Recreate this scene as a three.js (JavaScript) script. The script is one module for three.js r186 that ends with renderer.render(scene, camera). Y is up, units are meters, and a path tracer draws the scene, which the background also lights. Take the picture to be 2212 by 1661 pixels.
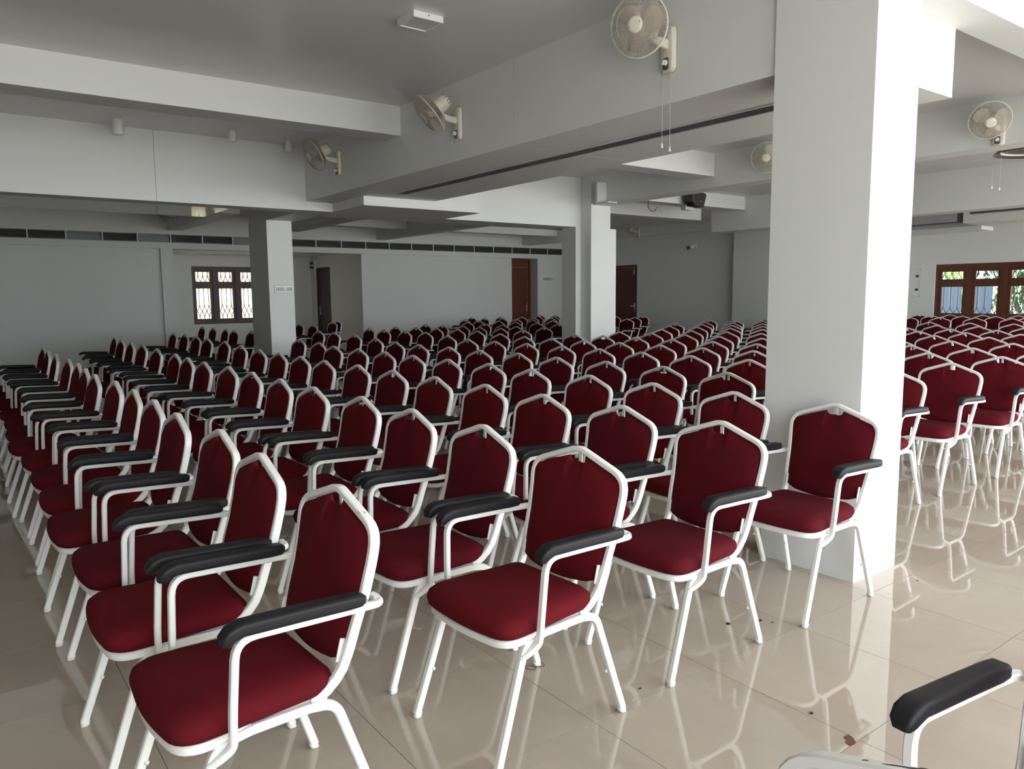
import * as THREE from 'three';
import { mergeGeometries, mergeVertices, toCreasedNormals } from 'three/addons/utils/BufferGeometryUtils.js';
import { FontLoader } from 'three/addons/loaders/FontLoader.js';
import { TextGeometry } from 'three/addons/geometries/TextGeometry.js';

// ---------------------------------------------------------------- camera, sky, sun, exposure
// plan axes: a runs along the tile lines to the right and back, b to the left and back (scene z = -b)
const scene = new THREE.Scene();
const renderer = new THREE.WebGLRenderer({ antialias: true });
renderer.toneMapping = THREE.LinearToneMapping;
renderer.toneMappingExposure = 1.66;
renderer.shadowMap.enabled = true;
const camera = new THREE.PerspectiveCamera(53.566, 2212 / 1661, 0.05, 200);
camera.position.set(-1.6475, 1.4209, 1.7731);
camera.up.set(0.0766, 0.9932, -0.0877);
camera.lookAt(-1.6475 + 0.5939, 1.4209 - 0.1161, 1.7731 - 0.7961);
scene.background = new THREE.Color().setRGB(0.92, 0.985, 1.0);
scene.backgroundIntensity = 4.6;
const sun = new THREE.DirectionalLight(new THREE.Color().setRGB(1, 0.965, 0.91), 8.5);
sun.position.set(9, 40, -22);
sun.target.position.set(4, 0, -6);
sun.castShadow = true;
sun.shadow.mapSize.set(2048, 2048);
Object.assign(sun.shadow.camera, { left: -35, right: 35, top: 35, bottom: -35, near: 1, far: 120 });
scene.add(sun, sun.target);

// ---------------------------------------------------------------- helpers
let seed = 12345;
const rnd = () => { seed = (seed * 1664525 + 1013904223) >>> 0; return seed / 4294967296; };
const V = (x, y, z) => new THREE.Vector3(x, y, z);
const W = (a, y, b) => V(a, y, -b);
const taken = new Map();
function numbered(n) { const k = taken.get(n) ?? 0; taken.set(n, k + 1); return k ? `${n}_${String(k).padStart(3, '0')}` : n; }
function lit(o) { o.traverse((m) => { if (m.isMesh) { m.castShadow = true; m.receiveShadow = true; } }); return o; }
function tag(o, label, category, group, kind) {
  if (label) o.userData.label = label;
  if (category) o.userData.category = category;
  if (group) o.userData.group = group;
  if (kind) o.userData.kind = kind;
  return o;
}
function mesh(name, geo, mat, parent) {
  const m = new THREE.Mesh(Array.isArray(geo) ? merged(geo) : geo, mat);
  m.castShadow = m.receiveShadow = true;
  m.name = parent ? name : numbered(name);
  (parent ?? scene).add(m);
  return m;
}
function merged(list) {
  const l = list.map((g) => { const h = g.index ? g.toNonIndexed() : g; for (const k of Object.keys(h.attributes)) if (!['position', 'normal', 'uv'].includes(k)) h.deleteAttribute(k); return h; });
  return l.length === 1 ? l[0] : mergeGeometries(l);
}
function group(name, p, parent) { const g = new THREE.Group(); g.name = parent ? name : numbered(name); if (p) g.position.copy(p); (parent ?? scene).add(g); return g; }
function metricUV(g) {                                       // uv in metres from position and face direction
  const p = g.attributes.position, n = g.attributes.normal, uv = new Float32Array(p.count * 2);
  for (let i = 0; i < p.count; i++) {
    const ax = Math.abs(n.getX(i)), ay = Math.abs(n.getY(i)), az = Math.abs(n.getZ(i));
    const u = ax > ay && ax > az ? p.getZ(i) : p.getX(i), v = ay >= ax && ay >= az ? p.getZ(i) : p.getY(i);
    uv[2 * i] = u; uv[2 * i + 1] = v;
  }
  g.setAttribute('uv', new THREE.BufferAttribute(uv, 2));
  return g;
}
// box from plan extents
function bx(a0, a1, y0, y1, b0, b1) {
  const g = new THREE.BoxGeometry(Math.abs(a1 - a0), Math.abs(y1 - y0), Math.abs(b1 - b0));
  g.translate((a0 + a1) / 2, (y0 + y1) / 2, -(b0 + b1) / 2);
  return metricUV(g);
}
// wall panel of constant a (or b) with rectangular holes: returns boxes
function holed(axis, c0, c1, s0, s1, y0, y1, holes) {
  const ss = [...new Set([s0, s1, ...holes.flatMap((h) => [h[0], h[1]])])].filter((s) => s >= s0 && s <= s1).sort((p, q) => p - q);
  const out = [];
  for (let i = 0; i + 1 < ss.length; i++) {
    const m = (ss[i] + ss[i + 1]) / 2, h = holes.find((k) => k[0] < m && k[1] > m);
    const put = (ya, yb) => { if (yb - ya > 1e-4) out.push(axis === 'a' ? bx(c0, c1, ya, yb, ss[i], ss[i + 1]) : bx(ss[i], ss[i + 1], ya, yb, c0, c1)); };
    if (h) { put(y0, h[2]); put(h[3], y1); } else put(y0, y1);
  }
  return out;
}
function fillet(pts, r, seg = 4) {
  const out = [pts[0].clone()];
  for (let i = 1; i + 1 < pts.length; i++) {
    const p = pts[i], d0 = pts[i - 1].clone().sub(p), d1 = pts[i + 1].clone().sub(p);
    const rr = Array.isArray(r) ? r[i - 1] : r, k = Math.min(rr, d0.length() * 0.49, d1.length() * 0.49);
    const s = p.clone().addScaledVector(d0.normalize(), k), e = p.clone().addScaledVector(d1.normalize(), k);
    for (let j = 0; j <= seg; j++) { const t = j / seg; out.push(s.clone().multiplyScalar((1 - t) * (1 - t)).addScaledVector(p, 2 * t * (1 - t)).addScaledVector(e, t * t)); }
  }
  out.push(pts.at(-1).clone());
  return out;
}
function roundRect(w, h, r, n = 2) {                         // profile, w along side, h along ref
  const out = [];
  for (const [cx, cy, a0] of [[1, 1, 0], [-1, 1, 1], [-1, -1, 2], [1, -1, 3]])
    for (let i = 0; i <= n; i++) { const a = (a0 + i / n) * Math.PI / 2; out.push([cx * (w / 2 - r) + r * Math.cos(a), cy * (h / 2 - r) + r * Math.sin(a)]); }
  return out;
}
function sweep(path, prof, ref, { closed = false, scale = null, caps = true, crease = 0 } = {}) {
  const n = path.length, m = prof.length, pos = [], idx = [], rows = closed ? n + 1 : n;
  for (let i = 0; i < rows; i++) {
    const k = i % n, p = path[k];
    const a = closed ? path[(k - 1 + n) % n] : path[Math.max(0, k - 1)], b = closed ? path[(k + 1) % n] : path[Math.min(n - 1, k + 1)];
    const T = b.clone().sub(a).normalize(), N = ref.clone().addScaledVector(T, -ref.dot(T)).normalize(), B = T.clone().cross(N);
    const s = scale ? scale(k / (n - 1)) : [1, 1, 0];
    for (const [x, y] of prof) { const q = p.clone().addScaledVector(B, x * s[0]).addScaledVector(N, y * s[1] + (s[2] ?? 0)); pos.push(q.x, q.y, q.z); }
  }
  for (let i = 0; i + 1 < rows; i++) for (let j = 0; j < m; j++) { const j2 = (j + 1) % m, A = i * m + j, B = i * m + j2, C = (i + 1) * m + j, D = (i + 1) * m + j2; idx.push(A, B, C, B, D, C); }
  if (caps && !closed) for (const [row, flip] of [[0, true], [rows - 1, false]]) {
    const base = pos.length / 3; for (let j = 0; j < m; j++) { const o = 3 * (row * m + j); pos.push(pos[o], pos[o + 1], pos[o + 2]); }
    for (let j = 1; j + 1 < m; j++) flip ? idx.push(base, base + j + 1, base + j) : idx.push(base, base + j, base + j + 1);
  }
  const g = new THREE.BufferGeometry();
  g.setAttribute('position', new THREE.Float32BufferAttribute(pos, 3)); g.setIndex(idx); g.computeVertexNormals();
  g.setAttribute('uv', new THREE.Float32BufferAttribute(new Float32Array(pos.length / 3 * 2), 2));
  return crease ? toCreasedNormals(g, crease) : g;
}
// stacked rings, each an equal-length loop of points; closes bottom and top with fans
function rings(loops, { cap0 = true, cap1 = true } = {}) {
  const m = loops[0].length, pos = [], idx = [], uv = [];
  for (const l of loops) for (const p of l) { pos.push(p.x, p.y, p.z); uv.push(p.x, p.z); }
  for (let i = 0; i + 1 < loops.length; i++) for (let j = 0; j < m; j++) { const j2 = (j + 1) % m, A = i * m + j, B = i * m + j2, C = A + m, D = B + m; idx.push(A, C, B, B, C, D); }
  for (const [row, flip, on] of [[0, false, cap0], [loops.length - 1, true, cap1]]) if (on) {
    const c = loops[row].reduce((s, p) => s.add(p), V(0, 0, 0)).divideScalar(m), b = pos.length / 3; pos.push(c.x, c.y, c.z); uv.push(c.x, c.z);
    for (let j = 0; j < m; j++) { const A = row * m + j, B = row * m + (j + 1) % m; flip ? idx.push(A, b, B) : idx.push(A, B, b); }
  }
  const g = new THREE.BufferGeometry();
  g.setAttribute('position', new THREE.Float32BufferAttribute(pos, 3)); g.setAttribute('uv', new THREE.Float32BufferAttribute(uv, 2)); g.setIndex(idx); g.computeVertexNormals();
  return g;
}
function cyl(r0, r1, h, seg = 20) { return new THREE.CylinderGeometry(r0, r1, h, seg); }

// ---------------------------------------------------------------- textures and materials
function noiseField(n, oct, sd) {
  let s = sd; const R = () => { s = (s * 1664525 + 1013904223) >>> 0; return s / 4294967296; };
  const f = new Float32Array(n * n);
  for (const [cells, amp] of oct) {
    const g = Float32Array.from({ length: cells * cells }, R);
    for (let y = 0; y < n; y++) for (let x = 0; x < n; x++) {
      const u = x / n * cells, v = y / n * cells, i = Math.floor(u), j = Math.floor(v), fu = u - i, fv = v - j, su = fu * fu * (3 - 2 * fu), sv = fv * fv * (3 - 2 * fv);
      const at = (p, q) => g[(q % cells) * cells + (p % cells)];
      f[y * n + x] += amp * ((at(i, j) * (1 - su) + at(i + 1, j) * su) * (1 - sv) + (at(i, j + 1) * (1 - su) + at(i + 1, j + 1) * su) * sv);
    }
  }
  const tot = oct.reduce((t, o) => t + o[1], 0); for (let i = 0; i < f.length; i++) f[i] /= tot;
  return f;
}
function dataTex(n, fn, srgb, rep = 1) {
  const d = new Uint8Array(n * n * 4);
  for (let i = 0; i < n * n; i++) { const c = fn(i % n, Math.floor(i / n), i); for (let k = 0; k < 3; k++) d[4 * i + k] = Math.max(0, Math.min(255, Math.round(255 * c[k]))); d[4 * i + 3] = 255; }
  const t = new THREE.DataTexture(d, n, n); t.wrapS = t.wrapT = THREE.RepeatWrapping; t.magFilter = THREE.LinearFilter; t.minFilter = THREE.LinearMipmapLinearFilter; t.generateMipmaps = true;
  if (srgb) t.colorSpace = THREE.SRGBColorSpace; t.repeat.set(rep, rep); t.needsUpdate = true; return t;
}
const nA = noiseField(256, [[8, 1], [32, 1], [128, 1.4]], 7), nB = noiseField(256, [[4, 2], [12, 1.2], [48, 0.8]], 21);
const plaster = dataTex(256, (x, y, i) => [nA[i], nA[i], nA[i]], false, 1.2);
const lin = (r, g, b) => new THREE.Color().setRGB(r, g, b);
const std = (o) => new THREE.MeshStandardMaterial(o), phys = (o) => new THREE.MeshPhysicalMaterial(o);
const tileMap = (s0) => dataTex(256, (x, y, i) => { const v = 0.965 + 0.05 * (nB[i] - 0.5) + 0.02 * (nA[(i * 7 + s0) % nA.length] - 0.5); return [v, v * 0.995, v * 0.985]; }, true, 1 / 0.7);
const M = {
  wall: std({ color: lin(0.73, 0.735, 0.72), roughness: 0.55, bumpMap: plaster, bumpScale: 0.0005 }),
  ceiling: phys({ color: lin(0.71, 0.695, 0.695), roughness: 0.42, bumpMap: plaster, bumpScale: 0.0002, clearcoat: 0.35, clearcoatRoughness: 0.16 }),
  soffit: phys({ color: lin(0.68, 0.66, 0.65), roughness: 0.35, clearcoat: 0.6, clearcoatRoughness: 0.08 }),
  grout: std({ color: lin(0.24, 0.21, 0.18), roughness: 0.8 }),
  enamel: std({ color: lin(0.80, 0.79, 0.76), roughness: 0.3 }),
  cap: std({ color: lin(0.74, 0.71, 0.66), roughness: 0.5 }),
  pad: phys({ color: lin(0.013, 0.012, 0.014), roughness: 0.5, specularIntensity: 0.5, bumpMap: plaster, bumpScale: 0.0003 }),
  cream: std({ color: lin(0.70, 0.665, 0.57), roughness: 0.35 }),
  creamDull: std({ color: lin(0.55, 0.50, 0.42), roughness: 0.4 }),
  blade: phys({ color: lin(0.62, 0.57, 0.48), roughness: 0.35, transmission: 0.25, thickness: 0 }),
  dark: std({ color: lin(0.03, 0.03, 0.032), roughness: 0.5 }),
  darkGrey: std({ color: lin(0.10, 0.10, 0.10), roughness: 0.5 }),
  grille: std({ color: lin(0.30, 0.30, 0.30), roughness: 0.45, metalness: 0.3 }),
  steel: std({ color: lin(0.75, 0.75, 0.74), roughness: 0.25, metalness: 0.9 }),
  plastic: std({ color: lin(0.78, 0.78, 0.76), roughness: 0.35 }),
  iron: std({ color: lin(0.018, 0.018, 0.018), roughness: 0.5 }),
  glass: phys({ color: lin(1, 1, 1), roughness: 0.0, transmission: 1, thickness: 0, ior: 1.45 }),
  frosted: phys({ color: lin(0.93, 0.97, 0.93), roughness: 0.55, transmission: 1, thickness: 0, ior: 1.45 }),
};
{ // fabric: fine woven maroon
  const weave = dataTex(128, (x, y) => { const v = 0.5 + 0.5 * Math.sin((x + y) * Math.PI / 4) * (((x >> 2) + (y >> 2)) % 2 ? 1 : -1); return [v, v, v]; }, false, 22);
  const shades = [[0.098, 0.0052, 0.0100], [0.088, 0.0050, 0.0104], [0.106, 0.0054, 0.0098]];
  M.fabric = shades.map((c) => phys({ color: lin(...c), roughness: 0.85, bumpMap: weave, bumpScale: 0.0004, specularIntensity: 0.22 }));
}
M.tiles = [0, 1, 2].map((k) => phys({ color: lin(...[[0.475, 0.408, 0.348], [0.463, 0.397, 0.337], [0.483, 0.416, 0.356]][k]), roughness: 0.022, map: tileMap(k * 91), specularIntensity: 1, ior: 1.6 }));
{ // wood
  const g = noiseField(256, [[4, 1], [16, 1]], 5);
  const grain = dataTex(256, (x, y, i) => { const w = 0.5 + 0.5 * Math.sin(x * 0.55 + 7 * g[(y >> 3) * 256 + x]), v = 0.62 + 0.38 * (0.6 * w + 0.4 * nA[(x * 3 % 256) + 256 * (y >> 4)]); return [v, v * 0.97, v * 0.94]; }, true, 3);
  M.wood = std({ color: lin(0.165, 0.050, 0.026), roughness: 0.38, map: grain });
  M.woodDark = std({ color: lin(0.085, 0.036, 0.024), roughness: 0.42, map: grain });
  M.woodRed = std({ color: lin(0.20, 0.050, 0.022), roughness: 0.36, map: grain });
}
const font = await new FontLoader().loadAsync('fonts/droid/droid_sans_bold.typeface.json');

// ---------------------------------------------------------------- room shell
const CEIL = 3.15, A0 = -6.5, A1 = 19.5, B0 = -3.4, B1 = 15.0;
function struct(name, geo, mat, label, parent) { const m = mesh(name, geo, mat, parent); if (!parent) tag(m, label, null, null, 'structure'); return m; }

{ // floor: grout bed with single tiles laid on it
  const floor = struct('floor', [bx(A0, A1 + 0.2, -0.2, -0.004, B0 - 0.2, 18.6)], M.grout, 'polished cream vitrified tile floor with thin dark joints');
  const T = 0.6, gap = 0.0022, variants = [0, 1, 2, 3].map((k) => {
    const g = new THREE.BoxGeometry(T - gap, 0.0035, T - gap), p = g.attributes.position, uv = new Float32Array(p.count * 2);
    for (let i = 0; i < p.count; i++) { uv[2 * i] = p.getX(i) + k * 0.37; uv[2 * i + 1] = p.getZ(i) + k * 0.53; }
    g.setAttribute('uv', new THREE.BufferAttribute(uv, 2)); return g;
  });
  const cells = [];
  const fx = 0.598, fb = 0.8015;                              // view direction over the plan
  for (let i = Math.floor(A0 / T); i < Math.ceil((A1 + 0.1) / T); i++) for (let j = Math.floor(B0 / T); j < 31; j++) {
    const a = (i + 0.5) * T, b = (j + 0.5) * T, da = a + 1.65, db = b + 1.77, dep = da * fx + db * fb, lat = da * fb - db * fx;
    const seen = dep > 0.6 && Math.abs(lat) < dep * 0.72 + 0.5;
    cells.push({ a, b, w: seen ? dep : 100 + Math.hypot(da, db), k: (i * 7 + j * 13 + ((i * j) % 5)) & 1023 });
  }
  cells.sort((p, q) => p.w - q.w);
  const rest = [];
  cells.forEach((c, n) => {
    const vg = variants[c.k % 4];
    if (n < 290) { const m = mesh('tile', vg, M.tiles[c.k % 3], floor); m.position.set(c.a, -0.00175, -c.b); } else rest.push(vg.clone().translate(c.a, -0.00175, -c.b));
  });
  tag(mesh('tile', rest, M.tiles[0], floor), null, null, null, 'stuff');
}
struct('ceiling', [bx(A0 - 0.2, A1 + 0.2, CEIL, CEIL + 0.3, B0 - 0.2, 18.7)], M.ceiling, 'smooth grey-white slab ceiling with a soft sheen');

// walls; openings are [from, to, sill, head]
struct('wall_left', holed('a', A0 - 0.2, A0, B0, 18.6, 0, CEIL, []), M.wall, 'plain painted wall that the chairs face');
const doorways = [[-2.9, -0.3], [0.2, 3.1], [3.3, 6.4], [6.6, 9.7], [9.9, 13.0], [13.2, 16.2], [16.4, 19.4]];
struct('wall_front', holed('b', B0 - 0.22, B0, A0, A1, 0, CEIL, doorways.map(([p, q], i) => [p, q, 0, i > 0 ? 2.9 : 2.7])), M.wall, 'white wall with wide open doorways to daylight');
struct('wall_right', holed('a', A1, A1 + 0.22, B0, 9.1, 0, CEIL, [[4.55, 7.82, 0.66, 2.13]]), M.wall, 'pale wall with the brown wooden window row behind the seats');
struct('wall_step', [bx(13.2, A1 + 0.22, 0, CEIL, 9.1, 9.3)], M.wall, 'short wall where the hall steps back');
struct('wall_end', holed('a', 13.2, 13.4, 9.1, 15.4, 0, CEIL, [[12.55, 13.5, 0, 2.2]]).concat([bx(13.4, 13.5, 0, 2.3, 12.45, 13.6)]), M.wall, 'grey end wall carrying a closed door and a small camera');
struct('wall_back', [
  ...holed('b', 15.08, 15.4, A0, 13.4, 0, 2.43, [[2.25, 6.48, 0, 2.43], [10.95, 11.79, 0, 2.43]]),
  bx(2.02, 2.25, 0, 2.43, 15.0, 15.4),
  bx(11.79, 13.4, 0, 2.43, 15.0, 15.08), bx(10.85, 11.9, 0, 2.5, 15.4, 15.5),
], M.wall, 'pale back wall below the long air grille');
struct('wall_recess', [
  ...holed('b', 18.2, 18.42, 2.0, 6.9, 0, 2.6, [[3.40, 5.62, 0.77, 2.21]]),
  bx(2.05, 2.25, 0, 2.6, 15.4, 18.2),
  ...holed('a', 6.48, 6.7, 15.4, 18.2, 0, 2.6, [[16.93, 17.95, 0, 2.2]]), bx(6.7, 6.8, 0, 2.3, 16.8, 18.1),
], M.wall, 'walls of the alcove around the leaded window');
struct('trim_1', [bx(2.05, 6.7, 2.5, 2.62, 15.4, 18.4)], M.soffit, 'glossy low ceiling of the alcove');

// dropped beams and ducts
const beams = [
  ['trim_2', [bx(1.87, 3.12, 2.53, CEIL, 0.35, 2.885), bx(1.87, 3.12, 2.53, CEIL, 2.889, 6.1), bx(1.87, 2.2, 2.53, CEIL, 6.1, 6.93)], M.wall, 'wide white duct beam carrying the row of wall fans'],
  ['trim_3', [bx(A0, 1.87, 2.89, CEIL, 4.62, 4.92)], M.wall, 'bright shallow white beam meeting the fan beam'],
  ['trim_4', [bx(A0, 0.248, 2.43, CEIL, 6.93, 7.2), bx(0.251, 2.2, 2.43, CEIL, 6.93, 7.2)], M.wall, 'deep grey-white beam behind the three covered spotlights'],
  ['trim_5', [bx(2.2, 3.77, 2.43, CEIL, 6.1, 7.5), bx(1.87, 2.25, 2.43, CEIL, 7.2, 9.0), bx(3.77, 6.06, 2.43, CEIL, 6.93, 7.5)], M.wall, 'stepped white bulkhead between the two rear columns'],
  ['trim_6', [bx(6.2, 6.5, 2.74, CEIL, B0, 6.7)], M.wall, 'second fan beam parallel to the wide duct beam'],
  ['trim_7', [bx(3.12, 6.2, 2.87, CEIL, 4.5, 4.8)], M.wall, 'short white cross beam between the two fan beams'],
  ['trim_8', [bx(6.5, 10.15, 2.92, CEIL, 6.95, 7.25), bx(6.5, 10.15, 3.06, 3.075, 6.935, 6.95), bx(6.5, 10.15, 3.0, 3.012, 6.935, 6.95)], M.wall, 'white cross beam with ribbed face behind the black loudspeaker'],
  ['trim_9', [bx(10.15, 10.5, 2.57, CEIL, B0, 7.7)], M.wall, 'deep beam crossing the hall in front of the end wall'],
  ['trim_10', [bx(6.6, 10.95, 2.91, CEIL, 8.6, 8.9)], M.wall, 'farther white cross beam near the end wall'],
  ['trim_11', [bx(13.08, 13.2, 2.92, CEIL, 9.1, 15.0)], M.wall, 'shallow wall beam above the end door'],
  ['trim_12', [bx(2.25, A1, 2.91, CEIL, 0.12, 0.35)], M.wall, 'pale edge beam above the aisle by the doorways'],
  ['trim_13', [bx(A0, 1.87, 2.72, CEIL, 7.2, 11.2)], M.soffit, 'glossy dropped soffit mirroring the alcove window'],
  ['trim_14', [bx(2.15, 2.45, 2.8, CEIL, 11.2, 15.0)], M.wall, 'small rear beam with a fan beside the dropped soffit'],
  ['trim_15', [bx(4.0, 4.35, 2.75, CEIL, 7.5, 13.5)], M.wall, 'rear beam right of the column with the switch plate'],
  ['trim_16', [bx(6.85, 7.1, 2.77, CEIL, 9.5, 15.0)], M.wall, 'slim rear beam running to the air grille wall'],
  ['trim_17', [bx(11.25, 11.5, 2.78, CEIL, 12.6, 15.0)], M.wall, 'rear beam above the toilet door'],
  ['trim_18', [bx(4.35, 6.85, 2.92, CEIL, 13.5, 13.8), bx(7.1, 11.25, 2.92, CEIL, 13.5, 13.8)], M.wall, 'rear cross beams before the air grille wall'],
];
for (const [n, g, m, l] of beams) struct(n, g, m, l);

// columns
struct('wall_pillar', [bx(1.845, 2.25, 0, CEIL, 0.12, 0.65)], M.wall, 'big square white pillar standing beside the aisle');
struct('wall_column', [bx(1.86, 2.2, 0, 2.43, 8.28, 9.0)], M.wall, 'grey-white column carrying a switch plate');
struct('wall_pier', [bx(6.06, 6.9, 0, 2.43, 6.93, 7.25), bx(6.16, 6.55, 0, CEIL, 6.7, 6.93), bx(6.06, 6.5, 2.43, CEIL, 6.93, 7.5)], M.wall, 'stepped white column between the rear doors');
struct('wall_pilaster', [bx(12.95, 13.2, 0, CEIL, 8.3, 9.3)], M.wall, 'flat grey pilaster at the corner of the end wall');

{ // slot diffuser in the wide beam's underside
  const g = group('slot_diffuser', W(2.44, 2.53, 3.2)); tag(g, 'long dark slot diffuser under the wide fan beam', 'air vent');
  const L = [[-2.6, -0.316], [-0.312, 2.5]];
  for (const [p, q] of L) { mesh('slot_back', bx(-0.055, 0.075, -0.004, 0.0, p, q), M.dark, g); for (const a of [-0.057, -0.02, 0.017, 0.054]) mesh('slot_bar', bx(a, a + 0.006, -0.009, -0.003, p, q), M.grille, g); mesh('slot_frame', [bx(-0.075, -0.055, -0.008, 0, p, q), bx(0.075, 0.09, -0.008, 0, p, q)], M.ceiling, g); }
}
{ // bulkhead with the long louvred return-air grille
  const bulk = struct('wall_bulkhead', [bx(A0, 13.2, 2.43, 2.55, 15.0, 15.4), bx(A0, 13.2, 2.72, CEIL, 15.0, 15.4), bx(A0, 13.2, 2.55, 2.72, 15.2, 15.4)], M.wall, 'bulkhead over the back wall with a long louvred grille');
  const back = mesh('grille_backing', bx(A0, 13.2, 2.551, 2.719, 15.15, 15.19), M.dark, bulk);
  M.louvre = std({ color: lin(0.22, 0.22, 0.215), roughness: 0.4, metalness: 0.2 }); M.filter = std({ color: lin(0.30, 0.33, 0.35), roughness: 0.35, metalness: 0.3 });
  const pw = 0.62, per = [bx(0, pw, 2.55, 2.565, 15.0, 15.03), bx(0, pw, 2.705, 2.72, 15.0, 15.03), bx(0, 0.018, 2.565, 2.705, 14.99, 15.03)];
  for (let k = 0; k < 6; k++) { const s = bx(0, pw, -0.0015, 0.0015, -0.011, 0.011); s.rotateX(-0.35); s.translate(0, 2.577 + k * 0.0232, -15.02); per.push(s); }
  const dv = bx(-0.008, 0.012, 2.552, 2.718, 14.985, 15.01), pg = merged(per), shiny = merged([bx(0.02, pw, 2.56, 2.71, 15.04, 15.06)]);
  for (let a = -1.5, k = 0; a < 13.0; a += pw, k++) { const m = mesh('grille_panel', pg, M.louvre, bulk); m.position.x = a; const v = mesh('grille_divider', dv, M.wall, bulk); v.position.x = a; if ([3, 5, 8].includes(k)) { const q = mesh('filter_sheet', shiny, M.filter, bulk); q.position.x = a; } }
}

// ---------------------------------------------------------------- doors
function door(name, at, turn, w, h, label, opts = {}) {
  const d = group(name, at); d.rotation.y = turn; tag(d, label, null, null, 'structure');
  const wood = opts.wood ?? M.wood, fw = 0.055, top = opts.head ?? h;
  mesh('door_frame', [bx(-w / 2, -w / 2 + fw, 0, top, -0.03, 0.05), bx(w / 2 - fw, w / 2, 0, top, -0.03, 0.05), bx(-w / 2 + fw, w / 2 - fw, top - fw, top, -0.03, 0.05)], wood, d);
  if (top > h + 0.02) mesh('header_panel', bx(-w / 2 + fw, w / 2 - fw, h, top - fw, 0, 0.03), wood, d);
  const lh = h - 0.01, lw = w - 2 * fw, leaf = group('door_leaf', V(0, 0, 0), d);
  mesh('stile', [bx(-lw / 2, -lw / 2 + 0.1, 0.01, lh - (top > h ? 0 : fw), 0, 0.035), bx(lw / 2 - 0.1, lw / 2, 0.01, lh - (top > h ? 0 : fw), 0, 0.035), bx(-lw / 2 + 0.1, lw / 2 - 0.1, 0.01, 0.22, 0, 0.035), bx(-lw / 2 + 0.1, lw / 2 - 0.1, lh - 0.26, lh - (top > h ? 0 : fw), 0, 0.035)], wood, leaf);
  const n = 5, pw = (lw - 0.2) / n;
  const pg = bx(0.004, pw - 0.004, 0.22, lh - 0.26, 0.008, 0.03);
  for (let k = 0; k < n; k++) { const p = mesh('plank', pg, wood, leaf); p.position.x = -lw / 2 + 0.1 + k * pw; }
  mesh('plank_backing', bx(-lw / 2 + 0.1, lw / 2 - 0.1, 0.22, lh - 0.26, 0.015, 0.034), M.woodDark, leaf);
  const s = opts.side ?? 1;
  mesh('handle', [bx(s * (lw / 2 - 0.07) - 0.018, s * (lw / 2 - 0.07) + 0.018, 0.96, 1.2, -0.012, 0), bx(s * (lw / 2 - 0.07) - (s > 0 ? 0.12 : -0.0), s * (lw / 2 - 0.07) + (s > 0 ? 0 : 0.12), 1.1, 1.118, -0.05, -0.035), bx(s * (lw / 2 - 0.07) - 0.009, s * (lw / 2 - 0.07) + 0.009, 1.1, 1.118, -0.04, -0.01)], M.steel, leaf);
  for (const y of [0.3, 1.8]) mesh('hinge', bx(-s * lw / 2 - 0.012, -s * lw / 2 + 0.012, y, y + 0.1, -0.006, 0), M.steel, leaf);
  if (opts.bolt) mesh('tower_bolt', [bx(s * (lw / 2 - 0.1) - 0.012, s * (lw / 2 - 0.1) + 0.012, 1.95, 2.12, -0.012, 0)], M.steel, leaf);
  return d;
}
door('door_1', W(11.33, 0, 15.24), 0, 0.76, 2.2, 'reddish-brown plank door to the toilets with a header panel', { head: 2.42, wood: M.woodRed });
door('door_2', W(13.26, 0, 13.03), -Math.PI / 2, 0.95, 2.2, 'brown plank door in the end wall behind the stepped column', { bolt: true });
door('door_3', W(6.56, 0, 17.44), -Math.PI / 2, 1.02, 2.2, 'dark brown plank door on the side of the alcove', { wood: M.woodDark, side: -1 });

// ---------------------------------------------------------------- windows with leaded iron grilles
function grille(w, h, y0, diamond, off, bar) {                     // bars with gothic tips, in the plane of the window
  const out = [], t = bar, n = 3, cw = w / n, tube = (p) => out.push(sweep(fillet(p, 0.03, 3), roundRect(t * 2, t * 2, t * 0.9, 1), V(0, 0, 1)));
  const line = (...pts) => tube(pts.map(([x, y]) => V(x, y0 + y, off)));
  const base = diamond ? h * 0.46 : 0.16;
  for (let k = 0; k < n; k++) {
    const c = -w / 2 + (k + 0.5) * cw;
    line([c, h + 0.03], [c, base]);
    line([c, base], [c - cw * 0.18, base - 0.09], [c - cw / 2, base - 0.16]);
    line([c, base], [c + cw * 0.18, base - 0.09], [c + cw / 2, base - 0.16]);
    if (diamond) { line([c - cw / 2, base - 0.16], [c - cw * 0.18, base - 0.23], [c, base - 0.31]); line([c + cw / 2, base - 0.16], [c + cw * 0.18, base - 0.23], [c, base - 0.31]); line([c, base - 0.31], [c, -0.03]); }
  }
  return merged(out);
}
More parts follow.
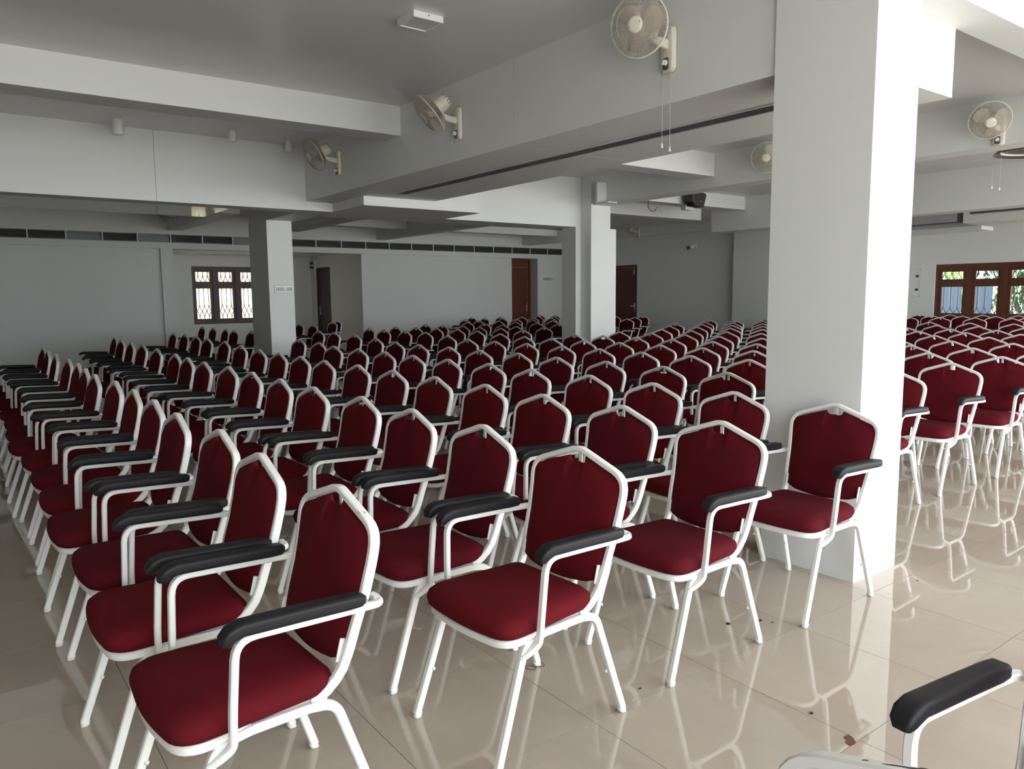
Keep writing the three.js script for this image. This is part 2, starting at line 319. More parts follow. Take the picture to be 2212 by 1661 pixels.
function windowRow(name, at, turn, n, uw, h, label, glass, opts) {
  const g = group(name, at); g.rotation.y = turn; tag(g, label, null, null, 'structure');
  const wood = opts.wood, W2 = n * uw, fr = opts.frame ?? 0.07;
  mesh('window_frame', [bx(-W2 / 2, W2 / 2, 0, fr, -0.05, 0.07), bx(-W2 / 2, W2 / 2, h - fr, h, -0.05, 0.07), ...Array.from({ length: n + 1 }, (_, k) => { const c = -W2 / 2 + k * uw, a0 = Math.max(-W2 / 2, c - fr * 0.6), a1 = Math.min(W2 / 2, c + fr * 0.6); return bx(a0, a1, fr, h - fr, -0.05, 0.07); })], wood, g);
  const split = fr + (h - 2 * fr) * 0.70, sx = opts.sash ?? 0.065;
  for (let k = 0; k < n; k++) {
    const c = -W2 / 2 + (k + 0.5) * uw, w0 = uw - fr * 1.2;
    for (const [y0, y1, dia] of [[fr, split - 0.02, opts.diamond], [split + 0.02, h - fr, false]]) {
      const sash = group('sash', V(c, 0, 0), g), iw = w0 - 2 * sx;
      mesh('sash_frame', [bx(-w0 / 2, -w0 / 2 + sx, y0, y1, -0.02, 0.03), bx(w0 / 2 - sx, w0 / 2, y0, y1, -0.02, 0.03), bx(-iw / 2, iw / 2, y0, y0 + sx, -0.02, 0.03), bx(-iw / 2, iw / 2, y1 - sx, y1, -0.02, 0.03)], wood, sash);
      mesh('pane', bx(-iw / 2, iw / 2, y0 + sx, y1 - sx, 0.004, 0.008), glass, sash);
      mesh('window_grille', grille(iw, y1 - y0 - 2 * sx, y0 + sx, dia, opts.off, opts.bar), M.iron, sash);
    }
    mesh('transom', bx(c - w0 / 2, c + w0 / 2, split - 0.02, split + 0.02, -0.04, 0.05), wood, g);
  }
  return g;
}
windowRow('window_1', W(4.51, 0.77, 18.3), 0, 4, 0.555, 1.44, 'dark wooden alcove window with frosted glass and leaded grille', M.frosted, { wood: M.woodDark, diamond: true, off: 0.035, bar: 0.008 });
windowRow('window_2', W(A1 + 0.1, 0.66, 6.185), -Math.PI / 2, 4, 0.8175, 1.47, 'brown wooden window row with clear glass and iron grille', M.glass, { wood: M.wood, diamond: false, off: 0.075, frame: 0.12, sash: 0.08, bar: 0.008 });

// ---------------------------------------------------------------- outside
struct('ground', [bx(-45, 60, -0.5, -0.22, -50, B0 - 0.2), bx(A1 + 0.2, 60, -0.5, -0.22, B0 - 0.2, 50), bx(-45, A1 + 0.2, -0.5, -0.22, 18.6, 50), bx(-45, A0 - 0.2, -0.5, -0.22, B0 - 0.2, 18.6)], std({ color: lin(0.49, 0.475, 0.45), roughness: 0.9 }), 'pale trodden ground around the hall');
tag(mesh('boundary_wall', [bx(-6, 14, -0.22, 5.2, 21.9, 22.1)], std({ color: lin(0.62, 0.40, 0.28), roughness: 0.8, bumpMap: plaster, bumpScale: 0.001 })), 'peach boundary wall outside the frosted alcove window', 'wall');

// ---------------------------------------------------------------- stacking armchairs
const LX = [[0.36, 0.06], [0.385, 0.1], [0.40, 0.132], [0.42, 0.16], [0.454, 0.186], [0.50, 0.205], [0.56, 0.222], [0.64, 0.248], [0.72, 0.267], [0.81, 0.283], [0.90, 0.292]];
const backX = (y) => { for (let i = 0; i + 1 < LX.length; i++) if (y <= LX[i + 1][0] || i + 2 === LX.length) { const t = (y - LX[i][0]) / (LX[i + 1][0] - LX[i][0]); return LX[i][1] + t * (LX[i + 1][1] - LX[i][1]); } };
const subdiv = (pts, step) => { const out = []; for (let i = 0; i + 1 < pts.length; i++) { const n = Math.max(1, Math.ceil(pts[i].distanceTo(pts[i + 1]) / step)); for (let k = 0; k < n; k++) out.push(pts[i].clone().lerp(pts[i + 1], k / n)); } out.push(pts.at(-1).clone()); return out; };
function chairShapes(fine) {
  const seg = fine ? 5 : 3, pn = fine ? 2 : 1, S = {};
  // back frame: stiles, rounded shoulders and gabled top in one bent tube
  const half = [V(0, 0.386, 0.188), V(0, 0.46, 0.193), V(0, 0.812, 0.2235), V(0, 0.888, 0)];
  const outline = fillet([...half, ...half.slice(0, 3).reverse().map((p) => V(0, p.y, -p.z))], [0.03, 0.055, 0.03, 0.055, 0.03], seg);
  const path = subdiv(outline, fine ? 0.03 : 0.07).map((p) => V(backX(p.y), p.y, p.z));
  S.back_frame = [sweep(path, roundRect(0.019, 0.028, 0.0035, 1), V(1, -0.15, 0), { crease: 0.7 }), ...(fine ? [metricUV(new THREE.BoxGeometry(0.003, 0.042, 0.016)).translate(0.296, 0.852, 0)] : [])];
  // backrest pad with a half-round hand hole under the gable
  const us = fine ? [0, 0.06, 0.12, 0.165, 0.19, 0.205, 0.3, 0.5, 0.75, 0.92, 1] : [0, 0.12, 0.19, 0.205, 0.5, 0.85, 1];
  const cols = [...us.slice(1).reverse().map((x) => -x), ...us], R = fine ? 10 : 6, hw = (y) => (y < 0.46 ? 0.188 : 0.193 + (y - 0.46) / 0.352 * 0.0305) - 0.008;
  const grid = cols.map((u) => {
    const sTop = Math.abs(u) * 0.205, nr = 0.042;
    let top = Math.min(0.870 - sTop * 0.335, 0.870 - 0.205 * 0.335 - 0.0 + 0.0 + (1 - Math.abs(u)) * 0.335 * 0.205);
    if (Math.abs(u) > 0.9) top -= (Math.abs(u) - 0.9) * 0.16;
    if (sTop < nr) top -= 0.75 * Math.sqrt(nr * nr - sTop * sTop);
    const bot = 0.452 + 0.022 * u * u + (Math.abs(u) > 0.85 ? (Math.abs(u) - 0.85) * 0.09 : 0);
    return Array.from({ length: R + 1 }, (_, k) => { const v = k / R, y = bot + (top - bot) * v; return { y, z: u * hw(Math.min(y, 0.80)), b: (1 - u ** 4) * (1 - (2 * v - 1) ** 6) }; });
  });
  const pos = [], uv = [], idx = [], NC = cols.length, id = (s, c, k) => (s * NC + c) * (R + 1) + k;
  for (const s of [0, 1]) for (let c = 0; c < NC; c++) for (let k = 0; k <= R; k++) { const q = grid[c][k], e = c === 0 || c === NC - 1 || k === 0 || k === R; const off = s ? 0.008 + 0.008 * q.b : -0.013 - 0.021 * q.b; pos.push(backX(q.y) + (e ? off * 0.6 : off), q.y, q.z); uv.push(q.z, q.y); }
  for (const s of [0, 1]) for (let c = 0; c + 1 < NC; c++) for (let k = 0; k < R; k++) { const A = id(s, c, k), B = id(s, c + 1, k), C = id(s, c, k + 1), D = id(s, c + 1, k + 1); s ? idx.push(A, C, B, B, C, D) : idx.push(A, B, C, B, D, C); }
  const edge = []; for (let c = 0; c < NC; c++) edge.push([c, 0]); for (let k = 1; k <= R; k++) edge.push([NC - 1, k]); for (let c = NC - 2; c >= 0; c--) edge.push([c, R]); for (let k = R - 1; k >= 1; k--) edge.push([0, k]);
  edge.forEach(([c, k], i) => { const [c2, k2] = edge[(i + 1) % edge.length], A = id(0, c, k), B = id(0, c2, k2), C = id(1, c, k), D = id(1, c2, k2); idx.push(A, C, B, B, C, D); });
  const bp = new THREE.BufferGeometry(); bp.setAttribute('position', new THREE.Float32BufferAttribute(pos, 3)); bp.setAttribute('uv', new THREE.Float32BufferAttribute(uv, 2)); bp.setIndex(idx); bp.computeVertexNormals();
  S.backrest = bp;
  // seat cushion and its white rim
  const so = fillet([V(0.10, 0, -0.194), V(-0.235, 0, -0.221), V(-0.262, 0, 0), V(-0.235, 0, 0.221), V(0.168, 0, 0.190), V(0.168, 0, -0.190), V(0.099, 0, -0.194)], [0.07, 0.2, 0.07, 0.05, 0.05], fine ? 6 : 4); so.pop();
  const loop = (inset, y) => so.map((p) => V((p.x + 0.04) * (1 - inset / 0.21) - 0.04, y, p.z * (1 - inset / 0.21)));
  S.seat = rings(fine ? [loop(0.012, 0.396), loop(-0.002, 0.405), loop(-0.006, 0.425), loop(-0.001, 0.444), loop(0.016, 0.459), loop(0.05, 0.468), loop(0.11, 0.474)] : [loop(0.008, 0.396), loop(-0.005, 0.422), loop(0.012, 0.456), loop(0.09, 0.472)]);
  S.seat_frame = [sweep(loop(0.012, 0.384), roundRect(0.016, 0.025, 0.004, 1), V(0, 1, 0), { closed: true, crease: 0.7 }), rings([loop(0.02, 0.392), loop(0.02, 0.397)])];
  const tube = roundRect(0.021, 0.025, 0.0035, 1);
  S.leg = [[-1, -0.272, -0.147, -0.06], [1, 0.280, 0.158, 0.09]].flatMap(([, f, k, r]) => [-1, 1].map((s) => ({
    geo: sweep(fillet([V(f, 0.012, s * 0.217), V(k, 0.374, s * 0.203), V(r, 0.384, s * 0.201)], 0.045, seg), tube, V(0.95, 0.3, 0), { crease: 0.7 }),
    cap: rings([0, 0.004, 0.016].map((y, i) => roundRect(0.025, 0.027, 0.006, 1).map(([x, z]) => V(f + (i ? 1 : 0.92) * z - Math.sign(f) * (y * 0.33), y, s * 0.217 + (i ? 1 : 0.92) * x)))),
    bump: fine ? new THREE.SphereGeometry(0.007, 6, 4).translate(f * 0.79 - Math.sign(f) * 0.004, 0.16, s * 0.2) : null,
  })));
  S.side_rail = [-1, 1].map((s) => sweep([V(-0.06, 0.384, s * 0.201), V(0.09, 0.384, s * 0.201)], tube, V(0, 1, 0), { crease: 0.7 }));
  S.arm_support = [-1, 1].map((s) => sweep(fillet([V(-0.165, 0.335, s * 0.209), V(-0.142, 0.352, s * 0.224), V(-0.115, 0.372, s * 0.232), V(-0.117, 0.45, s * 0.243), V(-0.106, 0.643, s * 0.254), V(0.2, 0.632, s * 0.255), V(0.276, 0.629, s * 0.252), V(0.276, 0.632, s * 0.203)], [0.02, 0.03, 0.03, 0.05, 0.04, 0.035], seg), roundRect(0.018, 0.022, 0.0035, 1), V(0, 0.12, s).normalize(), { crease: 0.7 }));
  const padPath = subdiv([V(-0.131, 0.636, 0), V(-0.128, 0.649, 0), V(-0.116, 0.661, 0), V(-0.092, 0.6685, 0), V(0.05, 0.664, 0), V(0.210, 0.657, 0), V(0.222, 0.6555, 0)], fine ? 0.04 : 0.12);
  const pl = padPath.length;
  S.armrest = [-1, 1].map((s) => sweep(padPath.map((p) => V(p.x, p.y, s * 0.2555)), roundRect(0.05, 0.035, 0.011, fine ? 3 : 2), V(0, 1, 0).addScaledVector(V(1, 0, 0), -0.25), { scale: (t) => { const e = Math.min(t * (pl - 1), (1 - t) * (pl - 1)); return e < 0.5 ? [0.62, 0.6, 0] : e < 1.5 ? [0.9, 0.92, 0] : [1, 1, 0]; } }));
  if (fine) S.pad_clip = [-1, 1].map((s) => metricUV(new THREE.BoxGeometry(0.022, 0.062, 0.004)).rotateZ(-0.25).translate(backX(0.5) - 0.014, 0.5, s * 0.184));
  return S;
}
const shapes = { fine: chairShapes(true), plain: chairShapes(false) };
const protos = {};
function chairOf(kind, shade) {
  const key = kind + shade; if (protos[key]) return protos[key];
  const S = shapes[kind], g = new THREE.Group(), fab = M.fabric[shade];
  const shared = S.shared ??= { bf: merged(S.back_frame), sf: merged(S.seat_frame), legs: S.leg.map((l) => merged([l.geo, ...(l.bump ? [l.bump] : [])])) };
  mesh('seat', S.seat, fab, g); mesh('seat_frame', shared.sf, M.enamel, g);
  mesh('backrest', S.backrest, fab, g); mesh('back_frame', shared.bf, M.enamel, g);
  S.leg.forEach((l, i) => { const m = mesh('leg', shared.legs[i], M.enamel, g); mesh('foot_cap', l.cap, M.cap, m); });
  for (const r of S.side_rail) mesh('side_rail', r, M.enamel, g);
  for (const r of S.arm_support) mesh('arm_support', r, M.enamel, g);
  for (const r of S.armrest) mesh('armrest', r, M.pad, g);
  if (S.pad_clip) for (const r of S.pad_clip) mesh('pad_clip', r, M.enamel, g);
  return (protos[key] = g);
}
const ORD = (n) => n + (n % 10 === 1 && n % 100 !== 11 ? 'st' : n % 10 === 2 && n % 100 !== 12 ? 'nd' : n % 10 === 3 && n % 100 !== 13 ? 'rd' : 'th');
let chairNo = 0;
function chair(apexA, apexB, yawDeg, label, grp) {            // placed by the point under the gable's tip
  const dist = Math.hypot(apexA + 1.65, apexB + 1.77), shade = [0, 1, 2, 0, 1][(chairNo++ * 7) % 5];
  const c = chairOf(dist < 9 ? 'fine' : 'plain', shade).clone();
  c.name = numbered('banquet_armchair');
  const y = yawDeg * Math.PI / 180; c.rotation.y = y;
  c.position.set(apexA - 0.29 * Math.cos(y), 0, -apexB + 0.29 * Math.sin(y));
  tag(c, label, 'chair', grp); scene.add(c); return c;
}
// seats of the front block: row distance a, then places b from the aisle inwards
const even = (b0, b1, n) => Array.from({ length: n }, (_, k) => b0 + (b1 - b0) * k / (n - 1));
const frontRows = [
  [-0.78, [0.22, 0.81, 1.36, 1.98, 2.55, 3.10, 3.72, 4.27, 4.82, 5.32, 5.98]],
  [0.12, [0.21, 0.82, 1.38, 1.90, 2.55, 3.10, 3.72, 4.25, 4.80, 5.36, 6.02]],
  [0.94, [0.26, 0.83, 1.37, 1.95, 2.53, 3.10, 3.68, 4.21, 4.73, 5.39, 6.04]],
  [1.77, [0.20, 0.83, 1.34, 1.96, 2.52, 3.07, 3.67, 4.23, 4.75, 5.37, 5.92]],
  [2.60, [0.88, 1.46, 2.05, 2.67, 3.19, 3.84, 4.40, 5.04, 5.55, 6.27]],
  [3.55, [0.82, 1.42, 2.02, 2.55, 3.15, 3.71, 4.24, 4.86, 5.40, 6.03]],
  [4.40, [0.83, 1.40, 1.98, 2.55, 3.13, 3.69, 4.27, 4.82, 5.44, 5.96]],
  [5.27, [0.80, 1.39, 1.97, 2.55, 3.15, 3.69, 4.33, 4.94, 5.42, 6.03]],
  [6.17, [0.82, 1.40, 1.94, 2.52, 3.10, 3.69, 4.34, 4.87, 5.51, 6.09]],
  [7.12, [0.80, 1.39, 1.99, 2.58, 3.17, 3.77, 4.38, 4.97, 5.55, 6.20]],
  [8.12, [1.42, 2.02, 2.61, 3.20, 3.80, 4.42, 5.07, 5.67, 6.33, 6.89]],
  [9.02, [1.40, 1.99, 2.65, 3.25, 3.85, 4.45, 5.07, 5.69, 6.19, 6.90, 7.70]],
  [9.95, [2.05, 2.67, 3.20, 3.80, 4.40, 5.02, 5.65, 6.35, 7.03, 7.67]],
  [11.05, [2.70, 3.32, 3.91, 4.52, 5.15, 5.80, 6.45, 7.10, 7.77, 8.50]],
  [12.35, [3.29, 3.95, 4.63, 5.27, 5.90, 6.55, 7.25, 7.95]],
  [15.15, [3.72, 4.36, 4.99, 5.68, 6.38, 7.02]],
  [16.3, [4.45, 5.08, 5.72, 6.11 + 0.3]],
  [17.2, [4.92, 5.76, 6.39, 7.04]],
];
const where = (i) => (i < 3 ? `${['third', 'second', 'first'][i]} row before the white pillar` : i === 3 ? 'row level with the white pillar' : `${ORD(i - 3)} row past the white pillar`);
const yaws = { '0,0': 2.5, '1,0': 3.5, '2,0': 1.5, '3,0': 0.5 };
frontRows.forEach(([a, bs], i) => bs.forEach((_, j) => {
  const n = bs.length, mb = bs.reduce((s, x) => s + x, 0) / n, mj = (n - 1) / 2, k = Math.max(0.586, bs.reduce((s, x, q) => s + (x - mb) * (q - mj), 0) / bs.reduce((s, _x, q) => s + (q - mj) ** 2, 0));
  const near = bs.slice(0, 4), fitB = near.reduce((s, x, q) => s + x - k * q, 0) / near.length + k * j, b = fitB + Math.max(-0.006, Math.min(0.006, (bs[j] - fitB) * 0.3));
  const da = i < 12 ? (rnd() - 0.5) * 0.05 : (rnd() - 0.5) * 0.08;
  chair(a + (j ? da : 0), b, yaws[`${i},${j}`] ?? (rnd() - 0.5) * 2.4, `maroon armchair with white frame, ${ORD(j + 1)} from the aisle, ${where(i)}`, `front block, ${where(i)}`);
}));
// seats beyond the cross aisle, placed one by one: the rows bend there
const rearRows = [
  [[-0.77, 6.87], [-0.77, 7.56], [-0.74, 8.32]],
  [[0.18, 7.02], [0.22, 7.95], [0.20, 8.52], [0.22, 9.25], [0.30, 10.2]],
  [[1.05, 6.96], [1.16, 7.95], [1.18, 8.79], [1.23, 9.53], [1.26, 10.3], [1.25, 10.94]],
  [[1.93, 6.85], [2.02, 7.7], [2.33, 10.53], [2.25, 11.15], [2.30, 11.81], [2.29, 12.51], [2.31, 13.31]],
  [[2.83, 7.15], [3.05, 8.25], [3.13, 9.13], [3.16, 9.8]],
  [[3.82, 6.99], [4.12, 8.09], [4.15, 8.77], [4.10, 9.38], [4.18, 10.07], [4.19, 12.55], [4.17, 13.2]],
  [[4.63, 6.90], [4.90, 7.87], [4.98, 8.55], [4.97, 9.18], [4.92, 9.78], [4.85, 10.38], [5.19, 13.9]],
  [[5.47, 6.2], [5.54, 7.56], [5.69, 8.35], [5.72, 9.01], [5.80, 9.65], [5.74, 10.25], [5.74, 10.85], [5.62, 14.6]],
  [[6.45, 8.15], [6.35, 8.8], [6.60, 9.55], [6.76, 10.35], [6.93, 11.2]],
  [[7.55, 9.09], [7.63, 9.82], [7.65, 10.54], [7.74, 11.25], [7.71, 11.94], [7.86, 12.7]],
  [[8.65, 10.57], [8.70, 11.3], [8.77, 11.99], [8.85, 12.65], [8.80, 13.3], [9.04, 14.2]],
  [[9.76, 11.95], [9.74, 12.6], [9.93, 13.3], [9.76, 13.95]],
  [[10.46, 10.19], [10.50, 12.2], [10.56, 12.82], [10.60, 13.5]],
  [[11.38, 10.85], [11.35, 12.2], [11.50, 13.88], [11.48, 14.5]],
  [[12.29, 11.46], [11.95, 12.1], [12.45, 12.9]],
];
rearRows.forEach((row, i) => row.forEach(([a, b], j) => { if (i === 7 && j === 0) return; chair(a, b, (rnd() - 0.5) * 4, `maroon armchair with white frame, ${ORD(j + 1)} past the cross aisle, ${where(i)}`, `rear block, ${where(i)}`); }));
// across the aisle
const chipped = chair(-0.80, -1.45, -4, 'maroon armchair with chipped white top rail, alone across the aisle', null);
chair(0.084, -1.445, -5, 'maroon armchair with white frame across the aisle, behind the chipped one', null);
{ // bare metal where the paint has come off
  const chip = (g, lx, s, l, w, mat) => { const y = 0.888 - Math.abs(s) * 0.34 + 0.0092, m = mesh('paint_chip', new THREE.IcosahedronGeometry(1, 1).scale(w, 0.0012, l), mat, g); m.position.set(lx, y, -s); m.rotation.x = s > 0 ? -0.327 : 0.327; m.rotation.y = 0.2; };
  const metal = std({ color: lin(0.06, 0.05, 0.05), roughness: 0.5 }), tan = std({ color: lin(0.42, 0.33, 0.24), roughness: 0.6 });
  for (const [s, l, w, d] of [[0.115, 0.006, 0.004, 0.288], [0.082, 0.022, 0.0045, 0.289], [0.06, 0.016, 0.004, 0.292], [0.05, 0.008, 0.004, 0.296]]) chip(chipped, d, s, l, w, metal);
  const first = scene.children.find((o) => o.name === 'banquet_armchair'); chip(first, 0.281, -0.15, 0.016, 0.009, tan); chip(first, 0.283, -0.03, 0.006, 0.004, metal);
}

// ---------------------------------------------------------------- wall fans
const OUT = V(-1, 0, 0);                                      // every fan hangs on a face that looks towards -a
function wire(path, r) { return sweep(path, [[r, 0], [-r * 0.5, r * 0.87], [-r * 0.5, -r * 0.87]], V(0.31, 0.87, 0.37), { caps: false }); }
function fanHead(spokes, seg, thick) {                               // built along +z: front of the cage at +z
  const r = 0.166, zr = 0.052, H = {};
  const spoke = (k, n, prof) => { const a = k / n * Math.PI * 2, c = Math.cos(a), s = Math.sin(a); return wire(prof.map(([q, z]) => V(q * c, q * s, z)), thick); };
  const frontP = [[0.042, 0.112], [0.085, 0.11], [0.126, 0.1], [0.151, 0.083], [0.162, 0.064], [r, zr]], rearP = [[0.05, -0.012], [0.095, -0.01], [0.136, 0.004], [0.155, 0.024], [0.163, 0.04], [r, zr]];
  H.front_guard = merged([...Array.from({ length: spokes }, (_, k) => spoke(k, spokes, frontP)), new THREE.TorusGeometry(0.112, 0.0012, 4, seg * 2).translate(0, 0, 0.1065)]);
  H.rear_guard = merged([...Array.from({ length: spokes }, (_, k) => spoke(k + 0.5, spokes, rearP)), new THREE.TorusGeometry(0.1, 0.0014, 4, seg * 2).translate(0, 0, -0.009), new THREE.TorusGeometry(0.052, 0.003, 4, seg * 2).translate(0, 0, -0.012)]);
  H.guard_ring = new THREE.TorusGeometry(r, 0.0055, 6, seg * 3).translate(0, 0, zr);
  const lathe = (pts, m = seg) => new THREE.LatheGeometry(pts.map(([x, y]) => new THREE.Vector2(x, y)), m).rotateX(Math.PI / 2);
  H.hub_cap = lathe([[0, 0.122], [0.03, 0.121], [0.041, 0.118], [0.045, 0.112], [0.044, 0.106], [0.0001, 0.106]]);
  H.motor_housing = lathe([[0.0001, -0.135], [0.045, -0.134], [0.058, -0.128], [0.061, -0.118], [0.063, -0.02], [0.056, -0.012], [0.0001, -0.012]]);
  H.vent_slots = merged(Array.from({ length: 14 }, (_, k) => { const a = k / 14 * Math.PI * 2; return new THREE.BoxGeometry(0.005, 0.003, 0.016).translate(0, 0.0597, -0.117).rotateZ(a); }));
  H.hub = lathe([[0.0001, 0.078], [0.02, 0.076], [0.034, 0.068], [0.037, 0.03], [0.0001, 0.03]]);
  // one twisted paddle blade
  const nu = 7, nv = 5, pos = [], idx = [];
  for (const side of [0, 1]) for (let i = 0; i <= nu; i++) for (let j = 0; j <= nv; j++) {
    const u = i / nu, v = j / nv - 0.5, q = 0.034 + u * 0.108, wide = 0.036 + 0.075 * Math.sin(Math.min(1, u * 1.15) * Math.PI * 0.62) - (u > 0.8 ? (u - 0.8) * 0.25 : 0), ang = v * wide / q * 1.15 + u * 0.35, tilt = 0.62 - 0.25 * u;
    pos.push(q * Math.cos(ang), q * Math.sin(ang), 0.05 + v * wide * tilt + (side ? 0.0012 : -0.0012));
  }
  const id = (s, i, j) => s * (nu + 1) * (nv + 1) + i * (nv + 1) + j;
  for (const s of [0, 1]) for (let i = 0; i < nu; i++) for (let j = 0; j < nv; j++) { const A = id(s, i, j), B = id(s, i + 1, j), C = id(s, i, j + 1), D = id(s, i + 1, j + 1); s ? idx.push(A, B, C, B, D, C) : idx.push(A, C, B, B, C, D); }
  const bl = new THREE.BufferGeometry(); bl.setAttribute('position', new THREE.Float32BufferAttribute(pos, 3)); bl.setIndex(idx); bl.computeVertexNormals(); bl.setAttribute('uv', new THREE.Float32BufferAttribute(new Float32Array(pos.length / 3 * 2), 2));
  H.blade = bl;
  return H;
}
const heads = { near: fanHead(84, 24, 0.0013), far: fanHead(44, 14, 0.0015) };
const logo = new TextGeometry('Crompton', { font, size: 0.0105, depth: 0.0006, curveSegments: 3 }); logo.computeBoundingBox(); logo.translate(-logo.boundingBox.max.x / 2, -0.004, 0.1205);
function wallFan(a, y, b, axis, roll, label, kind, cords) {
  const g = group('wall_fan', W(a, y, b)); tag(g, label, 'fan', 'wall fans on the beams');
  // back plate: tapered rounded slab, narrow edge on the wall
  const ring = (x, w, h, dy) => roundRect(w, h, Math.min(w, h) * 0.3, 3).map(([p, q]) => V(x, q + dy - 0.02 * (q < 0 ? 0 : 0), p));
  mesh('wall_plate', rings([ring(0, 0.108, 0.262, 0), ring(-0.012, 0.108, 0.262, 0), ring(-0.028, 0.094, 0.248, 0), ring(-0.036, 0.078, 0.225, 0.004)].reverse()), M.cream, g);
  const panel = mesh('control_panel', rings([ring(-0.030, 0.05, 0.07, -0.082), ring(-0.0385, 0.046, 0.066, -0.082)].reverse()), M.darkGrey, g);
  mesh('speed_knob', [cyl(0.015, 0.0165, 0.016, 18).rotateZ(Math.PI / 2).translate(-0.046, -0.077, 0), new THREE.BoxGeometry(0.012, 0.026, 0.006).rotateX(0.6).translate(-0.057, -0.077, 0)], M.plastic, panel);
  mesh('hanging_hook', sweep(fillet([V(-0.004, 0.125, -0.014), V(-0.004, 0.158, 0), V(-0.004, 0.125, 0.014)], 0.012, 3), roundRect(0.004, 0.004, 0.0015, 1), V(1, 0, 0)), M.cream, g);
  mesh('arm_bracket', [sweep([V(-0.03, 0.026, 0), V(-0.09, 0.028, 0), V(-0.135, 0.036, 0), V(-0.15, 0.044, 0)], roundRect(0.036, 0.058, 0.012, 3), V(0, 1, 0), { scale: (t) => [1 - 0.15 * t, 1 - 0.3 * t, 0] }), cyl(0.014, 0.014, 0.046, 14).rotateX(Math.PI / 2).translate(-0.142, 0.044, 0), sweep([V(-0.142, 0.044, 0), V(-0.17, 0.06, 0), V(-0.195, 0.085, 0)], roundRect(0.026, 0.034, 0.008, 2), V(0.5, 0.8, 0))], M.cream, g);
  const h = group('fan_head', V(-0.233, 0.085, 0), g), H = heads[kind];
  const d = V(axis[0], axis[1], -axis[2]).normalize(), q = new THREE.Quaternion().setFromUnitVectors(V(0, 0, 1), d);
  // keep the head level: no roll about its own axis other than the given one
  const up = V(0, 1, 0).applyQuaternion(q), want = V(0, 1, 0).addScaledVector(d, -d.y).normalize(), ang = Math.atan2(up.clone().cross(want).dot(d), up.dot(want));
  h.quaternion.copy(new THREE.Quaternion().setFromAxisAngle(d, ang)).multiply(q);
  mesh('motor_housing', H.motor_housing, M.cream, h); mesh('vent_slots', H.vent_slots, M.dark, h);
  mesh('rear_guard', H.rear_guard, M.creamDull, h); mesh('front_guard', H.front_guard, M.creamDull, h); mesh('guard_ring', H.guard_ring, M.cream, h);
  mesh('hub_cap', H.hub_cap, M.cream, h); const lg = mesh('printed_name', logo, M.dark, h); lg.rotation.z = kind === 'near' && roll === 0 ? 0.32 : 0.05;
  mesh('hub', H.hub, M.creamDull, h);
  for (let k = 0; k < 3; k++) { const m = mesh('blade', H.blade, M.blade, h); m.rotation.z = roll + k * Math.PI * 2 / 3; }
  for (const [dz, len] of cords) {
    const c = mesh('pull_cord', wire([V(-0.02, -0.125, -dz), V(-0.021, -0.125 - len / 2, -dz), V(-0.02, -0.125 - len, -dz)], 0.0016), M.cream, g);
    mesh('cord_tip', cyl(0.004, 0.0085, 0.026, 10).translate(-0.02, -0.137 - len, -dz), M.plastic, c);
  }
  return g;
}
wallFan(1.87, 2.83, 1.375, [-0.91, -0.17, -0.38], 0, 'cream wall fan with long pull cords, next to the big pillar', 'near', [[-0.025, 0.43], [0.035, 0.40]]);
wallFan(1.87, 2.815, 3.632, [-0.70, -0.64, 0.32], 0.7, 'cream wall fan tilted sharply down, beside the shallow white beam', 'near', [[0.09, 0.0]]);
wallFan(1.87, 2.83, 5.975, [-0.88, -0.45, 0.05], 1.2, 'cream wall fan in the corner by the covered spotlights', 'near', [[0.09, 0.0]]);
wallFan(6.2, 2.865, 1.29, [-0.755, -0.51, -0.42], 0.2, 'cream wall fan with thin cords on the second beam, right of the pillar', 'near', [[-0.035, 0.38], [0.03, 0.36]]);
wallFan(6.2, 2.86, 3.58, [-0.85, -0.2, -0.47], 0.9, 'cream wall fan half hidden behind the big pillar', 'near', [[0.03, 0.3]]);
wallFan(13.08, 3.01, 12.4, [-0.8, -0.25, -0.5], 0.4, 'small distant wall fan above the end wall door', 'far', [[0.03, 0.3], [-0.03, 0.3]]);
wallFan(2.15, 2.97, 14.2, [-0.8, -0.55, 0.1], 0.4, 'dim wall fan on the small rear beam by the alcove', 'far', [[0.03, 0.3]]);

{ const m = mesh('beam_end_board', [bx(6.02, 6.199, 2.73, 3.02, 6.42, 6.45), bx(6.02, 6.199, 2.715, 2.73, 6.2, 6.45)], M.wall); tag(m, 'thin white board fixed at the end of the second fan beam', 'board'); }

